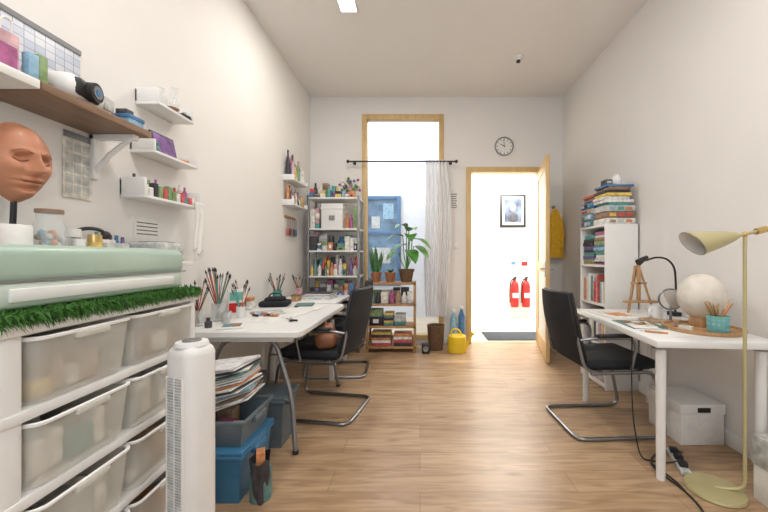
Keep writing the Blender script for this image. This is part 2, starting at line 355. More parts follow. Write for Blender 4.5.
c.box(-.938,-.930,.78,1.34,zt+.018,zt+.050,WHITEP,.003).box(-1.11,-.98,.72,1.37,zt+.1515,zt+.155,MINTL,.001).box(-1.09,-1.0,1.22,1.34,zt+.1545,zt+.157,PAL[15],.001)
c.done()
z=1.042
jr=B('paint_jar_collection')
for k,(x,y,r_,h) in enumerate([(-1.20,.86,.025,.17),(-1.20,.93,.025,.22),(-1.28,.88,.03,.24),(-1.20,1.20,.022,.19),(-1.20,1.26,.024,.21),(-1.26,1.24,.025,.23)]):
    m=[PAL[14],PAL[4],PAL[6],PAL[12],PAL[2],GLASS][k]
    jr.lathe([(r_,0),(r_,h*.75),(r_*.8,h*.85),(r_*.8,h*.87)],(x,y,z),m,18).cyl((x,y,z+h*.87),r_*.86,h*.13,[WHITEP,RED,BLACK,WHITEP,BRASS,WHITEP][k],18)
jr.done()
B('tissue_roll').lathe([(.018,0),(.042,0),(.044,.01),(.044,.09),(.042,.10),(.014,.10)],(-1.205,1.005,1.165),PAPER,28).cyl((-1.205,1.005,1.042),.044,.123,PAL[6]).done()
gj=B('glass_jar').lathe([(.034,0),(.042,.02),(.042,.22),(.030,.25),(.032,.27)],(-1.205,1.11,1.042),GLASS,24).cyl((-1.205,1.11,1.312),.034,.012,DWOOD)
for k in range(140): a=R()*6.28; q=R()*.030; gj.sph((-1.205+q*math.cos(a),1.11+q*math.sin(a),1.06+.19*R()),.010,random.choice([PAL[18],PAL[12],PAL[15],PAL[4],PAL[6],PAL[8]]),8,5)
gj.done()
B('stationery_box').box(-1.37,-1.25,1.30,1.40,1.042,1.235,PAPER,.004).box(-1.372,-1.248,1.298,1.402,1.20,1.24,PAL[6],.004).done()
B('stationery_box').box(-1.24,-1.19,1.30,1.40,1.042,1.225,PAL[15],.004).box(-1.19,-1.1885,1.31,1.39,1.08,1.18,PAL[4]).done()
gd=B('headphones').tube([(-1.34,1.32,1.25),(-1.33,1.32,1.275),(-1.30,1.35,1.285),(-1.28,1.38,1.275),(-1.28,1.39,1.25)],.007,BLACK,8,.02).sph((-1.34,1.32,1.258),.017,BLACK,12,8).sph((-1.28,1.39,1.258),.017,BLACK,12,8).done()

# hollow terracotta face mask on a thin stand
HZ=.128
def face_pt(a,b,off=0):
    th=.03+a*(math.pi-.06); ph=b*1.60
    ux=math.sin(th)*math.cos(ph); uy=math.sin(th)*math.sin(ph); uz=math.cos(th)
    jaw=1-.30*max(0,-uz)**1.1
    x=.085*ux; y=.082*uy*jaw; zz=HZ*uz
    G=lambda cy,cz,sy,sz: math.exp(-((y-cy)/sy)**2-((zz-cz)/sz)**2)
    x+=.012*(G(.028,.032,.022,.009)+G(-.028,.032,.022,.009))
    x-=.026*(G(.029,.008,.018,.014)+G(-.029,.008,.018,.014))
    x+=.014*(G(.029,.005,.013,.008)+G(-.029,.005,.013,.008))
    t=max(0,min(1,(.035-zz)/.062))
    if -.044<zz<.045: x+=(.010+.034*t)*math.exp(-(y/(.007+.008*t))**2)*(1 if zz>-.030 else max(0,(zz+.044)/.014))
    x+=.014*G(0,-.056,.026,.007)+.015*G(0,-.071,.022,.0075)-.010*G(0,-.0635,.030,.003)
    x+=.016*G(0,-.104,.024,.018)+.009*(G(.045,-.022,.018,.022)+G(-.045,-.022,.018,.022))-.010*G(0,-.086,.026,.007)
    return (x+off,y,zz)
mk=B('face_mask_sculpture',RZ(-8,-1.345,1.135,1.483)@Matrix.Rotation(math.radians(3),4,'Y'))
nu,nv=150,130
mk.grid(lambda a,b: face_pt(a,b*2-1),nu,nv,MASKM)
mk.grid(lambda a,b: tuple(Vector(face_pt(a,b*2-1))*.965+Vector((-.004,0,0))),nu//2,nv//2,LIPS)
mk.tube([face_pt(k/40,-1) for k in range(41)],.004,MASKM,8).tube([face_pt(k/40,1) for k in range(41)],.004,MASKM,8)
for sy in (1,-1):
    mk.tube([face_pt(math.acos(zc_/HZ)/math.pi,sy*bb,.0012) for bb,zc_ in ((.12,.006),(.18,.001),(.26,-.001),(.34,.002),(.40,.008))],.0020,LIPS,6)
    mk.tube([face_pt(math.acos(zc_/HZ)/math.pi,sy*bb,.0008) for bb,zc_ in ((.10,.028),(.20,.036),(.32,.036),(.44,.026))],.0014,LIPS,6)
mk.tube([face_pt(math.acos(-.0635/HZ)/math.pi,bb,.001) for bb in (-.24,-.12,0,.12,.24)],.0020,LIPS,6)
mk.rod((0,0,-.10),(0,0,-.436),.008,BLACK).lathe([(.05,-.440),(.05,-.430),(.01,-.424)],(0,0,0),BLACK,24).rod((0,0,-.06),(.06,0,-.02),.005,BLACK).rod((0,0,-.42),(0,0,.08),.006,BLACK).rod((0,0,.075),(.05,0,.085),.005,BLACK)
mk.done()

B('wall_shelf').box(XL,-1.26,1.50,1.90,1.125,1.145,WHITE,.003).box(XL,XL+.02,1.6,1.62,1.0,1.125,WHITE).box(XL,-1.3,1.6,1.62,1.10,1.125,WHITE).done()
B('label_printer').box(-1.45,-1.29,1.68,1.88,1.145,1.245,PAL[15],.015,3).box(-1.42,-1.32,1.72,1.84,1.245,1.25,GREYM,.002).box(-1.292,-1.287,1.72,1.84,1.16,1.20,BLACK).done()
B('game_controller').box(-1.38,-1.30,1.53,1.63,1.145,1.19,BLACK,.014,3).sph((-1.36,1.535,1.172),.024,BLACK,14,8).sph((-1.36,1.625,1.172),.024,BLACK,14,8).done()
wj=B('craft_bottle_collection')
for k in range(5): 
    h=U(.10,.17); wj.lathe([(.014,0),(.014,h*.7),(.007,h*.82),(.007,h)],(-1.44,1.52+k*.033,1.145),pc(),12)
wj.done()
zs=1.72
B('display_shelf').box(XL,-1.245,.45,1.12,zs,zs+.03,WHITE,.003).done()
sh=B('display_shelf').box(XL,-1.245,1.125,1.585,zs,zs+.03,DWOOD,.003).done()
for y in (1.54,):
    b=B('shelf_bracket'); 
    b.box(XL,XL+.022,y-.015,y+.015,1.52,zs,WHITE,.003).box(XL,-1.28,y-.015,y+.015,zs-.024,zs,WHITE,.003)
    b.tube([(XL+.012,y,1.55),(-1.40,y,1.63),(-1.30,y,zs-.012)],.011,WHITE,8).done()
B('year_planner').box(XL+.004,XL+.018,.85,1.47,zs+.03,2.05,CHART,.002).box(XL+.018,XL+.022,.85,1.47,2.035,2.055,GREYM).done()
pj=B('projector',RZ(14,-1.335,1.335,zs+.03)); 
pj.box(-.075,.065,-.125,.115,.004,.098,WHITEP,.042,5).box(-.05,.069,-.11,.02,.018,.086,BLACK,.02,3)
pj.rod((.060,-.045,.050),(.088,-.045,.050),.036,BLACK,24).rod((.088,-.045,.050),(.091,-.045,.050),.024,GREYM,20).rod((.091,-.045,.050),(.093,-.045,.050),.014,PAL[1],20).box(.060,.068,.035,.095,.025,.075,PAL[15],.004).cyl((-.03,-.07,0),.01,.006,BLACK).cyl((.03,.07,0),.01,.006,BLACK).done()
B('gift_box').box(-1.36,-1.27,1.49,1.57,zs+.03,zs+.075,PAL[8],.003).box(-1.363,-1.267,1.487,1.573,zs+.06,zs+.078,PAL[1],.003).box(-1.34,-1.29,1.50,1.54,zs+.078,zs+.105,PAL[7],.004).done()
B('webcam').box(-1.45,-1.40,1.49,1.55,zs+.03,zs+.09,BLACK,.01,3).sph((-1.425,1.52,zs+.115),.03,BLACK,16,10).done()
bg=B('pink_gift_bag').box(-1.36,-1.30,1.03,1.11,zs+.03,zs+.165,PAL[9],.006).box(-1.2995,-1.297,1.04,1.10,zs+.05,zs+.12,PAL[5]).tube([(-1.30,1.055,zs+.16),(-1.295,1.055,zs+.20),(-1.295,1.085,zs+.20),(-1.30,1.085,zs+.16)],.003,PAPER,6,.02).done()
pt=B('stationery_collection')
for k in range(16):
    y=[.90,.93,.96,.99,1.14,1.165,1.19,1.205,.92,.95,.98,1.14,1.17,1.19,.88,1.0][k]; x=[-1.42,-1.36,-1.30][k%3]
    h=U(.04,.12); 
    if k%2: pt.box(x-.014,x+.014,y-.016,y+.016,zs+.03,zs+.03+h,pc(),.003)
    else: pt.lathe([(.015,0),(.015,h*.7),(.008,h*.85),(.008,h)],(x,y,zs+.03),pc(),14)
pt.done()
cal=B('wall_calendar').box(XL,XL+.006,1.41,1.535,1.42,1.70,PAL[6],.001).box(XL+.006,XL+.008,1.41,1.535,1.672,1.70,GREYM)
for i in range(5):
    for j in range(3): cal.box(XL+.006,XL+.0075,1.42+j*.036,1.448+j*.036,1.44+i*.045,1.475+i*.045,PAL[15])
cal.done()
def ushelf(y0,y1,z,h):
    b=B('ledge_shelf'); b.box(XL,-1.355,y0,y1,z,z+.014,WHITE,.002).box(XL,-1.355,y0,y0+.014,z+.014,z+h,WHITE,.002).box(XL,-1.355,y1-.014,y1,z+.014,z+h,WHITE,.002).box(XL,XL+.01,y0,y1,z+.014,z+h*.9,WHITE); b.done()
ushelf(1.77,2.05,1.965,.085); ushelf(1.74,2.09,1.705,.07); ushelf(1.68,2.12,1.465,.10)
B('glass_vase').lathe([(.02,0),(.032,.02),(.03,.05),(.012,.08),(.016,.11)],(-1.41,1.86,1.979),GLASS).done()
B('glass_vase').lathe([(.02,0),(.026,.02),(.024,.07),(.014,.09),(.018,.16)],(-1.41,1.96,1.979),GLASS).done()
B('trinket_dish').lathe([(.02,0),(.035,.02),(.03,.02),(.0,.008)],(-1.385,1.905,1.979),PAL[12]).done()
B('toy_car').box(-1.39,-1.36,1.97,2.03,1.987,2.003,PAL[7],.005).box(-1.388,-1.362,1.985,2.015,2.003,2.015,GLASS,.003).cyl((-1.36,1.98,1.979),.008,.008,BLACK,12).cyl((-1.36,2.02,1.979),.008,.008,BLACK,12).done()
tb=B('tablet_picture_frame',Matrix.Translation((-1.40,1.88,1.7195))@Matrix.Rotation(math.radians(-12),4,'Y')).box(-.006,.006,-.085,.085,0,.125,BLACK,.003).box(.006,.008,-.075,.075,.01,.115,SCREEN).done()
B('tape_roll').lathe([(.015,0),(.03,0),(.03,.022),(.015,.022),(.015,0)],(-1.41,2.03,1.719),PAL[4],cap=False).done()
ci=B('craft_bottle_collection')
for k in range(12):
    y=1.71+k*.033; h=U(.06,.13); ci.lathe([(.013,0),(.013,h*.7),(.006,h*.82),(.006,h)],(-1.435+U(-.015,.01),y,1.479),pc(),12)
    h=U(.03,.08); ci.box(-1.40,-1.37,y-.014,y+.014,1.479,1.479+h,pc(),.003)
ci.done()
ss=B('small_figurine_collection')
for k in range(2): ss.lathe([(.014,0),(.016,.02),(.006,.035),(.012,.05),(0,.06)],(-1.385,1.768+.03*k,1.719),pc(),10)
ss.done()
sc=B('hanging_scarf')
sc.grid(lambda a,b:(-1.348+.006*math.sin(a*12),2.04+a*.09+.012*math.sin(b*5),1.50-b*.30+.02*math.sin(a*9)*b),16,20,PAPER)
for k in range(10): sc.rod((-1.348,2.045+k*.009,1.22),(-1.348,2.042+k*.009,1.15),.0025,PAPER,6)
sc.done(solid=.006)
nt_=B('pinned_note').box(XL,XL+.003,1.76,1.94,1.27,1.38,PAPER)
for k in range(4): nt_.box(XL+.003,XL+.004,1.78,1.92,1.29+k*.02,1.295+k*.02,PAL[7])
nt_.done()

# tower fan
tf=B('tower_fan',RZ(-20,-.755,1.13)); 
tf.lathe([(.0,0),(.10,0),(.105,.01),(.095,.024),(.05,.03)],(0,0,0),WHITEP,32).cyl((0,0,.025),.045,.04,WHITEP)
tf.box(-.06,.06,-.055,.055,.06,.885,WHITEP,.035,5).lathe([(.05,.88),(.046,.892),(.0,.895)],(0,0,0),WHITEP,28).lathe([(.028,.893),(.028,.897),(0,.897)],(0,0,0),GREYM,20)
for k in range(70): tf.box(-.034,.034,-.0575,-.0545,.16+k*.009,.1645+k*.009,PAL[15])
tf.box(-.036,-.033,-.060,-.053,.15,.79,WHITEP).box(.033,.036,-.060,-.053,.15,.79,WHITEP).box(-.0015,.0015,-.060,-.053,.15,.79,WHITEP)
tf.done()

# ---------------------------------------------------------------- left tables
def slab_round(b,x0,x1,y0,y1,z0,z1,r,m,n=8,bev=.008):
    pts=[]
    for (cx,cy,a0_) in ((x1-r,y1-r,0),(x0+r,y1-r,90),(x0+r,y0+r,180),(x1-r,y0+r,270)):
        for k in range(n+1):
            a=math.radians(a0_+90*k/n); pts.append((cx,cy,math.cos(a),math.sin(a)))
    v=[];rings=[(r-bev,z0),(r,z0+bev),(r,z1-bev),(r-bev,z1)]
    for (rr,z) in rings:
        for (cx,cy,c_,s_) in pts: v.append((cx+rr*c_,cy+rr*s_,z))
    N=len(pts); f=[]
    for i in range(3):
        for k in range(N): f.append((i*N+k,i*N+(k+1)%N,(i+1)*N+(k+1)%N,(i+1)*N+k))
    f.append(tuple(range(N-1,-1,-1))); f.append(tuple(3*N+k for k in range(N)))
    b.add(v,f,m,True)
t=B('folding_table'); slab_round(t,-1.44,-.69,1.97,3.15,.698,.74,.06,WHITEP)
t.box(-1.36,-.77,2.05,2.08,.66,.70,WHITEP).box(-1.36,-.77,3.04,3.07,.66,.70,WHITEP)
for ya,yb in ((2.12,2.03),(3.0,3.09)):
    t.tube([(-.74,yb,0),(-.78,(ya+yb)/2,.32),(-.90,ya,.66),(-1.22,ya,.66),(-1.34,(ya+yb)/2,.32),(-1.38,yb,0)],.0135,GREYM,10,.08)
    t.rod((-.785,(ya+yb)/2,.30),(-1.335,(ya+yb)/2,.30),.009,GREYM)
    for x in (-.74,-1.38): t.cyl((x,yb,0),.018,.02,BLACK,12)
t.tube([(-1.06,2.12,.66),(-1.06,2.5,.67),(-1.06,3.0,.66)],.008,GREYM); t.done()
t=B('work_table').box(-1.44,-.79,3.20,3.86,.71,.74,WHITE,.004)
for x in (-1.40,-.84):
    for y in (3.25,3.81): t.box(x-.02,x+.02,y-.02,y+.02,0,.71,WHITE,.003)
t.done()
def jar_brushes(name,x,y,z,r,h,m,n,L):
    j=B(name); j.lathe([(r*.9,0),(r,.01),(r,h),(r*.92,h),(r*.88,.012),(0,.012)],(x,y,z),m,22)
    for k in range(n):
        a=R()*6.28; q=r*.5; top=Vector((x+math.cos(a)*r*1.5,y+math.sin(a)*r*1.5,z+L*U(.75,1)))
        b0=Vector((x-math.cos(a)*q*.8,y-math.sin(a)*q*.8,z+.015)); mm=random.choice([DWOOD,PINE,BLACK,PAL[0],DWOOD,PAL[3]])
        j.rod(b0,top,.0036,mm,6); dd=(top-b0).normalized()
        j.rod(top,top+dd*.018,.0048,CHROME,6); j.rod(top+dd*.018,top+dd*.045,.008,random.choice([BLACK,DWOOD,BLACK]),6,r2=.001)
    j.done()
jar_brushes('brush_jar',-1.36,2.30,.74,.042,.12,GLASS,18,.32)
jar_brushes('brush_jar',-1.39,2.13,.74,.036,.10,GLASS,10,.25)
jar_brushes('brush_jar',-1.27,2.42,.74,.030,.08,WHITEP,6,.22)
jar_brushes('pen_cup',-1.38,3.30,.74,.04,.11,PAL[3],12,.24)
jar_brushes('pen_cup',-1.30,3.66,.74,.035,.10,PAL[9],9,.22)
jar_brushes('pen_cup',-1.40,2.68,.74,.03,.09,PAL[7],9,.22)
B('art_kit_box',RZ(-50,-1.37,2.54,.74)).box(-.02,.02,-.055,.055,0,.19,WHITEP,.003).box(.0201,.023,-.05,.05,.02,.09,RED).box(.0201,.023,-.045,.045,.11,.17,TEAL).done()
B('paint_water_cup').lathe([(.025,0),(.032,.075),(.029,.075),(.023,.006),(0,.006)],(-1.26,2.22,.74),PAL[15],20).done()
B('ink_bottle').lathe([(.02,0),(.022,.035),(.011,.042),(.011,.06)],(-1.29,2.08,.74),PAL[7],16).done()
pp=B('paper_sheets')
for i,(x,y,a,w_,h_) in enumerate([(-1.08,2.32,12,.21,.30),(-.98,2.60,-8,.21,.30),(-1.16,2.62,30,.21,.26),(-.93,2.88,4,.2,.28)]):
    pp.box(-w_/2,w_/2,-h_/2,h_/2,0,.0012,PAPER if i!=2 else PAL[15],M=RZ(a,x,y,.7402+i*.0015)); 
    for q in range(6): pp.box(-w_/2+.03,w_/2-.03-U(0,.05),-h_/2+.04+q*.035,-h_/2+.044+q*.035,.0012,.0018,PAL[15],M=RZ(a,x,y,.7402+i*.0015))
pp.done()
B('watercolour_palette',RZ(20,-1.15,2.09,.74)).box(-.07,.07,-.07,.07,0,.012,WHITEP,.004).box(-.05,.0,-.05,.05,.012,.015,PAL[19]).box(.003,.05,-.05,.05,.012,.015,PAL[12]).done()
bb=B('black_tool_bag',RZ(10,-1.27,3.00,.74)).box(-.12,.12,-.10,.10,0,.05,FABRIC,.022,3).box(-.08,.08,-.07,.07,.04,.08,FABRIC,.02,3).tube([(-.06,0,.07),(-.04,0,.11),(.04,0,.11),(.06,0,.07)],.006,BLACK,8,.02).done()
B('spiral_notebook',RZ(12,-1.02,3.02,.74)).box(-.075,.075,-.10,.10,0,.012,PAL[7],.002).box(-.07,.07,-.095,.095,.012,.014,PAL[19]).done()
cb=B('craft_paper_stack',RZ(-6,-1.02,3.5,.74))
for k in range(9): cb.box(-.14+.004*k,.14,-.12,.12-.006*k,k*.008,k*.008+.0075,[PAPER,PAL[6],PAL[15],PAPER,PAL[8],PAPER,PAL[12],PAPER,PAL[7]][k])
cb.done()
B('wooden_box').box(-1.24,-1.18,3.28,3.40,.74,.80,PINE,.004).box(-1.242,-1.178,3.278,3.402,.79,.806,DWOOD,.003).done()
B('craft_paper_stack',RZ(3,-1.40,2.80,.74)).box(-.03,.03,-.05,.05,0,.07,PAL[14],.002).box(-.025,.025,-.045,.045,.07,.10,PAL[4],.002).done()
tt=B('paint_tube_collection')
for k in range(12):
    x,y=U(-1.24,-1.0),U(2.42,2.56); a=U(0,180); M_=RZ(a,x,y,.754)@Matrix.Rotation(math.radians(90),4,'Y'); tt.lathe([(.008,-.03),(.009,.02),(.004,.026),(.004,.034)],(0,0,0),pc(),10,M=M_)
tt.done()
B('scissors',RZ(35,-.86,2.30,.7415)).box(-.004,.004,0,.10,0,.003,CHROME,M=Matrix.Rotation(.12,4,'Z')).box(-.004,.004,0,.10,.003,.006,CHROME,M=Matrix.Rotation(-.12,4,'Z')).tube([(.0,0,.005),(.025,-.02,.005),(.02,-.05,.005),(.002,-.03,.005)],.004,BLACK,8,closed=True).tube([(.0,0,.005),(-.025,-.02,.005),(-.02,-.05,.005),(-.002,-.03,.005)],.004,BLACK,8,closed=True).done()

def tub(name,x0,x1,y0,y1,z0,h,m,lid=None,cont=6):
    b=B(name); i=.02
    vo=[(x0+i,y0+i,z0),(x1-i,y0+i,z0),(x1-i,y1-i,z0),(x0+i,y1-i,z0),(x0,y0,z0+h),(x1,y0,z0+h),(x1,y1,z0+h),(x0,y1,z0+h)]
    b.add(vo,[(0,3,2,1),(0,1,5,4),(1,2,6,5),(2,3,7,6),(3,0,4,7)],m)
    e=.012
    b.box(x0-e,x1+e,y0-e,y0+.003,z0+h-.018,z0+h,m,.003).box(x0-e,x1+e,y1-.003,y1+e,z0+h-.018,z0+h,m,.003).box(x0-e,x0+.003,y0,y1,z0+h-.018,z0+h,m,.003).box(x1-.003,x1+e,y0,y1,z0+h-.018,z0+h,m,.003)
    b.box(x1-.005,x1+.02,(y0+y1)/2-.06,(y0+y1)/2+.06,z0+h-.05,z0+h-.02,m,.006)
    for k in range(cont):
        xx=U(x0+.04,x1-.12); yy=U(y0+.04,y1-.12); b.box(xx,xx+.08,yy,yy+.08,z0+.01,z0+h*U(.5,.85),pc(),.004)
    if lid: b.box(x0-e,x1+e,y0-e,y1+e,z0+h,z0+h+.018,lid,.006)
    b.done()
tub('blue_storage_tub',-1.20,-.84,1.60,1.93,0,.24,BLUEBIN,BLUEBIN,20)
tub('grey_storage_tub',-1.35,-1.10,2.12,2.45,0,.36,GREYBIN)
tub('grey_storage_tub',-1.16,-.84,1.62,1.92,.2585,.13,GREYBIN,None,3)
tub('grey_storage_tub',-1.05,-.83,2.07,2.30,0,.30,GREYBIN,GREYBIN,3)
mg=B('magazine_stack')
for k in range(17):
    a=U(-16,16); tilt=Matrix.Rotation(math.radians(-18+k*.5),4,'Y')
    mg.box(-.15,.15,-.11,.11,k*.012,k*.012+.007,[PAPER,PAL[11],PAL[12],PAL[15],PAL[8],PAPER,PAL[7],PAPER,PAL[4],PAL[11],PAPER,PAL[15],PAL[19],PAPER,PAL[7],PAPER,PAL[11]][k],M=Matrix.Translation((-1.0,1.78,.365+.05))@tilt@Matrix.Rotation(math.radians(a),4,'Z'))
mg.done()
pb_=B('paper_bag',RZ(25,-.775,1.66)); 
def bagf(u,v):
    a=2*math.pi*u; r_=.055*(1+.10*math.sin(a*3+v*5)+.06*math.sin(a*7)); e=.8+.25*v
    return (r_*e*math.cos(a)*.8,r_*e*math.sin(a)*1.2,v*.20+.012*math.sin(a*4)*v)
pb_.grid(bagf,40,10,PAL[7]); pb_.cyl((0,0,0),.05,.15,PAL[19],16).box(-.02,.02,-.03,.03,.10,.23,PAL[4],.005); pb_.done()

# ---------------------------------------------------------------- chairs
def chair(x,y,rot):
    c=B('cantilever_chair',RZ(rot,x,y)); r=.0125; w_=.245
    c.tube([(-.20,w_,.43),(.22,w_,.435),(.30,w_,.0135),(-.29,w_,.0135),(-.29,-w_,.0135),(.30,-w_,.0135),(.22,-w_,.435),(-.20,-w_,.43)],r,CHROME,12,.07)
    c.rod((-.12,w_,.432),(-.12,-w_,.432),.010,CHROME); c.rod((.15,w_,.434),(.15,-w_,.434),.010,CHROME)
    c.box(-.22,.26,-.235,.235,.445,.505,FABRIC,.028,4).box(-.20,.22,-.21,.21,.435,.455,BLACK,.008)
    def bk(off):
        def fn(u,v):
            z=.47+v*.46; wd=(.205+.03*math.sin(v*math.pi*.8))*(1-.10*v*v); yy=(u-.5)*2*wd
            xx=-.225-.10*v+.035*math.sin(v*math.pi)*-1*.6+ (yy*yy)*.55+off
            return (xx,yy,z)
        return fn
    nu,nv=16,18
    for off in (0,-.028): c.grid(bk(off),nu,nv,FABRIC)
    A=bk(0);Bf=bk(-.028)
    per=[(i/nu,0) for i in range(nu+1)]+[(1,j/nv) for j in range(1,nv+1)]+[(i/nu,1) for i in range(nu-1,-1,-1)]+[(0,j/nv) for j in range(nv-1,0,-1)]
    vv=[A(*p) for p in per]+[Bf(*p) for p in per]; n=len(per)
    c.add(vv,[(k,(k+1)%n,n+(k+1)%n,n+k) for k in range(n)],BLACK,True)
    c.tube([A(*p) for p in per],.012,BLACK,8,closed=True)
    for s_ in (1,-1):
        c.tube([(-.16,s_*w_,.435),(-.24,s_*w_,.46),(-.265,s_*.225,.60),(-.285,s_*.205,.74)],.010,CHROME,10,.05)
        c.tube([(-.262,s_*.235,.64),(-.20,s_*.262,.655),(.06,s_*.262,.655),(.09,s_*.262,.60),(.06,s_*.25,.44)],.010,CHROME,10,.05)
        c.box(-.17,.05,s_*.262-.022,s_*.262+.022,.660,.682,BLACK,.01,3)
    return c.done()
chair(-.74,2.64,170)
chair(-.84,3.52,184)
chair(1.27,2.42,3)
hb=B('brown_handbag',RZ(12,-.70,2.54,.506))
hb.box(-.075,.085,-.12,.12,0,.12,TAN,.05,5).box(-.055,.065,-.10,.10,.06,.165,TAN,.045,5).tube([(0,-.07,.15),(.0,-.05,.19),(0,.05,.19),(0,.07,.15)],.006,TAN,8,.03).done()

# ---------------------------------------------------------------- back-left shelving
sx0,sx1,sy0,sy1=-1.38,-.74,4.16,4.50
s=B('shelving_unit')
for x in (sx0,sx1-.025):
    for y in (sy0,sy1-.025): s.box(x,x+.025,y,y+.025,0,1.93,GREYM,.002)
SZ=[.10,.38,.66,.94,1.25,1.52,1.90]
for z in SZ: s.box(sx0,sx1,sy0,sy1,z-.02,z,WHITE,.002)
s.done()
def row(name,x0,x1,y,z,h0,h1,w0,w1,dep=.2,kinds='bxc',b=None):
    own=b is None
    if own: b=B(name)
    x=x0
    while x<x1-w0:
        w_=min(U(w0,w1),x1-x); h=U(h0,h1); k=random.choice(kinds); m=pc()
        if k=='b': b.box(x,x+w_*.94,y,y+dep,z,z+h,m,.003)
        elif k=='x':
            b.box(x,x+w_*.94,y,y+dep,z,z+h*.55,m,.004).box(x+.004,x+w_*.9,y+.01,y+dep-.01,z+h*.55,z+h,pc(),.004)
            b.box(x+w_*.25,x+w_*.65,y-.002,y+.001,z+h*.15,z+h*.4,random.choice([PAPER,BLACK,pc()]))
        elif k=='s':
            n=random.randint(3,5)
            for q in range(n): b.box(x+U(0,.01),x+w_*.94-U(0,.01),y+U(0,.01),y+dep,z+h*q/n,z+h*(q+1)/n-.002,pc(),.002)
        else:
            r_=min(w_*.45,dep*.45); b.lathe([(r_,0),(r_*1.02,h*.6),(r_*.5,h*.8),(r_*.5,h)],(x+w_/2,y+r_+.005,z),m,16)
        x+=w_
    if own: b.done()
def row2(name,x0,x1,z,hmax,kinds='bxcs',w=(.04,.10)):
    b=B(name); row(name,x0,x1,4.30,z,hmax*.7,hmax,w[0]*1.3,w[1]*1.3,.17,kinds,b); row(name,x0,x1,4.18,z,hmax*.35,hmax*.8,w[0],w[1],.10,kinds,b); b.done()
row2('storage_box_collection',-1.35,-.77,.10,.24,'bx',(.10,.2))
row2('fabric_basket_collection',-1.35,-.77,.38,.24,'bxs',(.10,.16))
row2('craft_box_collection',-1.35,-.77,.66,.24,'bxcs')
row2('paint_bottle_collection',-1.35,-.77,.94,.27,'ccx',(.03,.07))
row2('book_stack',-1.35,-.77,1.25,.23,'bxcs')
B('white_storage_box').box(-1.22,-.95,4.20,4.45,1.52,1.83,WHITEP,.012,3).box(-1.225,-.945,4.195,4.455,1.76,1.79,WHITE,.004).box(-1.12,-1.05,4.192,4.198,1.62,1.68,GREYM).done()
row('craft_bottle_collection',-.93,-.77,4.2,1.52,.14,.30,.04,.06,.1,'bcc')
row('craft_bottle_collection',-1.35,-1.24,4.2,1.52,.14,.30,.04,.06,.1,'bcs')
vb=B('vase_collection'); row('',-1.36,-1.0,4.32,1.90,.10,.24,.05,.09,.12,'cxc',vb); row('',-1.36,-.78,4.19,1.90,.05,.15,.04,.08,.10,'cxcs',vb); vb.done()
fl=B('dried_flower_bouquet'); fl.lathe([(.03,0),(.045,.05),(.03,.10),(.034,.12)],(-.90,4.40,1.90),PAL[6],18)
for k in range(34):
    a=R()*6.28; tip=Vector((-.90+.14*math.cos(a)*R(),4.40+.06*math.sin(a),2.02+.15*R())); fl.rod((-.90,4.40,2.0),tip,.002,LEAF,5); fl.sph(tip,.02,[PAL[9],PAL[14],PAL[5],LEAF,PAL[13]][k%5],8,6)
fl.done()
for z in (1.73,2.0):
    B('corner_ledge_shelf').box(XL,XL+.13,3.66,4.10,z,z+.015,WHITE,.002).box(XL,XL+.13,3.66,3.675,z+.015,z+.06,WHITE,.002).box(XL,XL+.13,4.085,4.10,z+.015,z+.06,WHITE,.002).done()
def wallrow(name,y0,y1,z,h0,h1):
    b=B(name); y=y0
    while y<y1:
        r_=U(.014,.026); h=U(h0,h1); b.lathe([(r_,0),(r_,h*.65),(r_*.45,h*.8),(r_*.45,h)],(XL+.045,y+r_,z),pc(),14)
        h=U(h0*.4,h1*.6); b.lathe([(r_*.8,0),(r_*.8,h*.65),(r_*.5,h*.8),(r_*.5,h)],(XL+.10,y+r_,z),pc(),14); y+=2*r_+.004
    b.done()
wallrow('ink_bottle_collection',3.69,4.03,1.745,.12,.24); wallrow('ink_bottle_collection',3.69,4.03,2.015,.16,.34)
hk=B('key_rack').box(XL,XL+.012,3.72,4.02,1.60,1.63,PINE,.002)
for k in range(5): hk.tube([(XL+.01,3.75+k*.06,1.61),(XL+.03,3.75+k*.06,1.60),(XL+.03,3.75+k*.06,1.50)],.003,BLACK,6).sph((XL+.03,3.75+k*.06,1.45),.026,[PAL[0],PAL[7],PAL[12],PAL[7],PAL[1]][k],12,8,sc=(.4,1,1.9))
hk.done()

# ---------------------------------------------------------------- plant stand
px0,px1,py0,py1=-.66,-.05,4.16,4.44
p=B('plant_stand')
for x in (px0,px1-.03):
    for y in (py0,py1-.03): p.box(x,x+.03,y,y+.03,0,.86,PINE,.003)
PZ=[.08,.33,.60,.86]
for z in PZ:
    p.box(px0+.0,px1,py0,py0+.03,z-.03,z,PINE,.002).box(px0,px1,py1-.03,py1,z-.03,z,PINE,.002)
    for k in range(5): yy=py0+.005+k*.055; p.box(px0,px1,yy,yy+.045,z-.012,z,PINE,.002)
p.done()
def pot(b,x,y,z,r,h,m):
    b.lathe([(r*.72,0),(r*.95,h*.8),(r*1.05,h*.8),(r*1.05,h),(r*.9,h),(r*.85,h*.88),(0,h*.88)],(x,y,z),m,24); b.lathe([(r*.86,h*.885),(0,h*.9)],(x,y,z),SOIL,20,cap=False)
sp=B('snake_plant'); pot(sp,-.55,4.29,.86,.07,.12,TERRA)
for k in range(14):
    a=R()*6.28; L=U(.22,.38); sp.leaf((-.55+.03*math.cos(a),4.29+.03*math.sin(a),.96),(.25*math.cos(a),.22*math.sin(a),1),L,.05,LEAFD,0,8,flat=(math.cos(a+1.2),math.sin(a+1.2),0))
sp.done()
mp_=B('rubber_plant'); pot(mp_,-.17,4.28,.86,.095,.16,KRAFT)
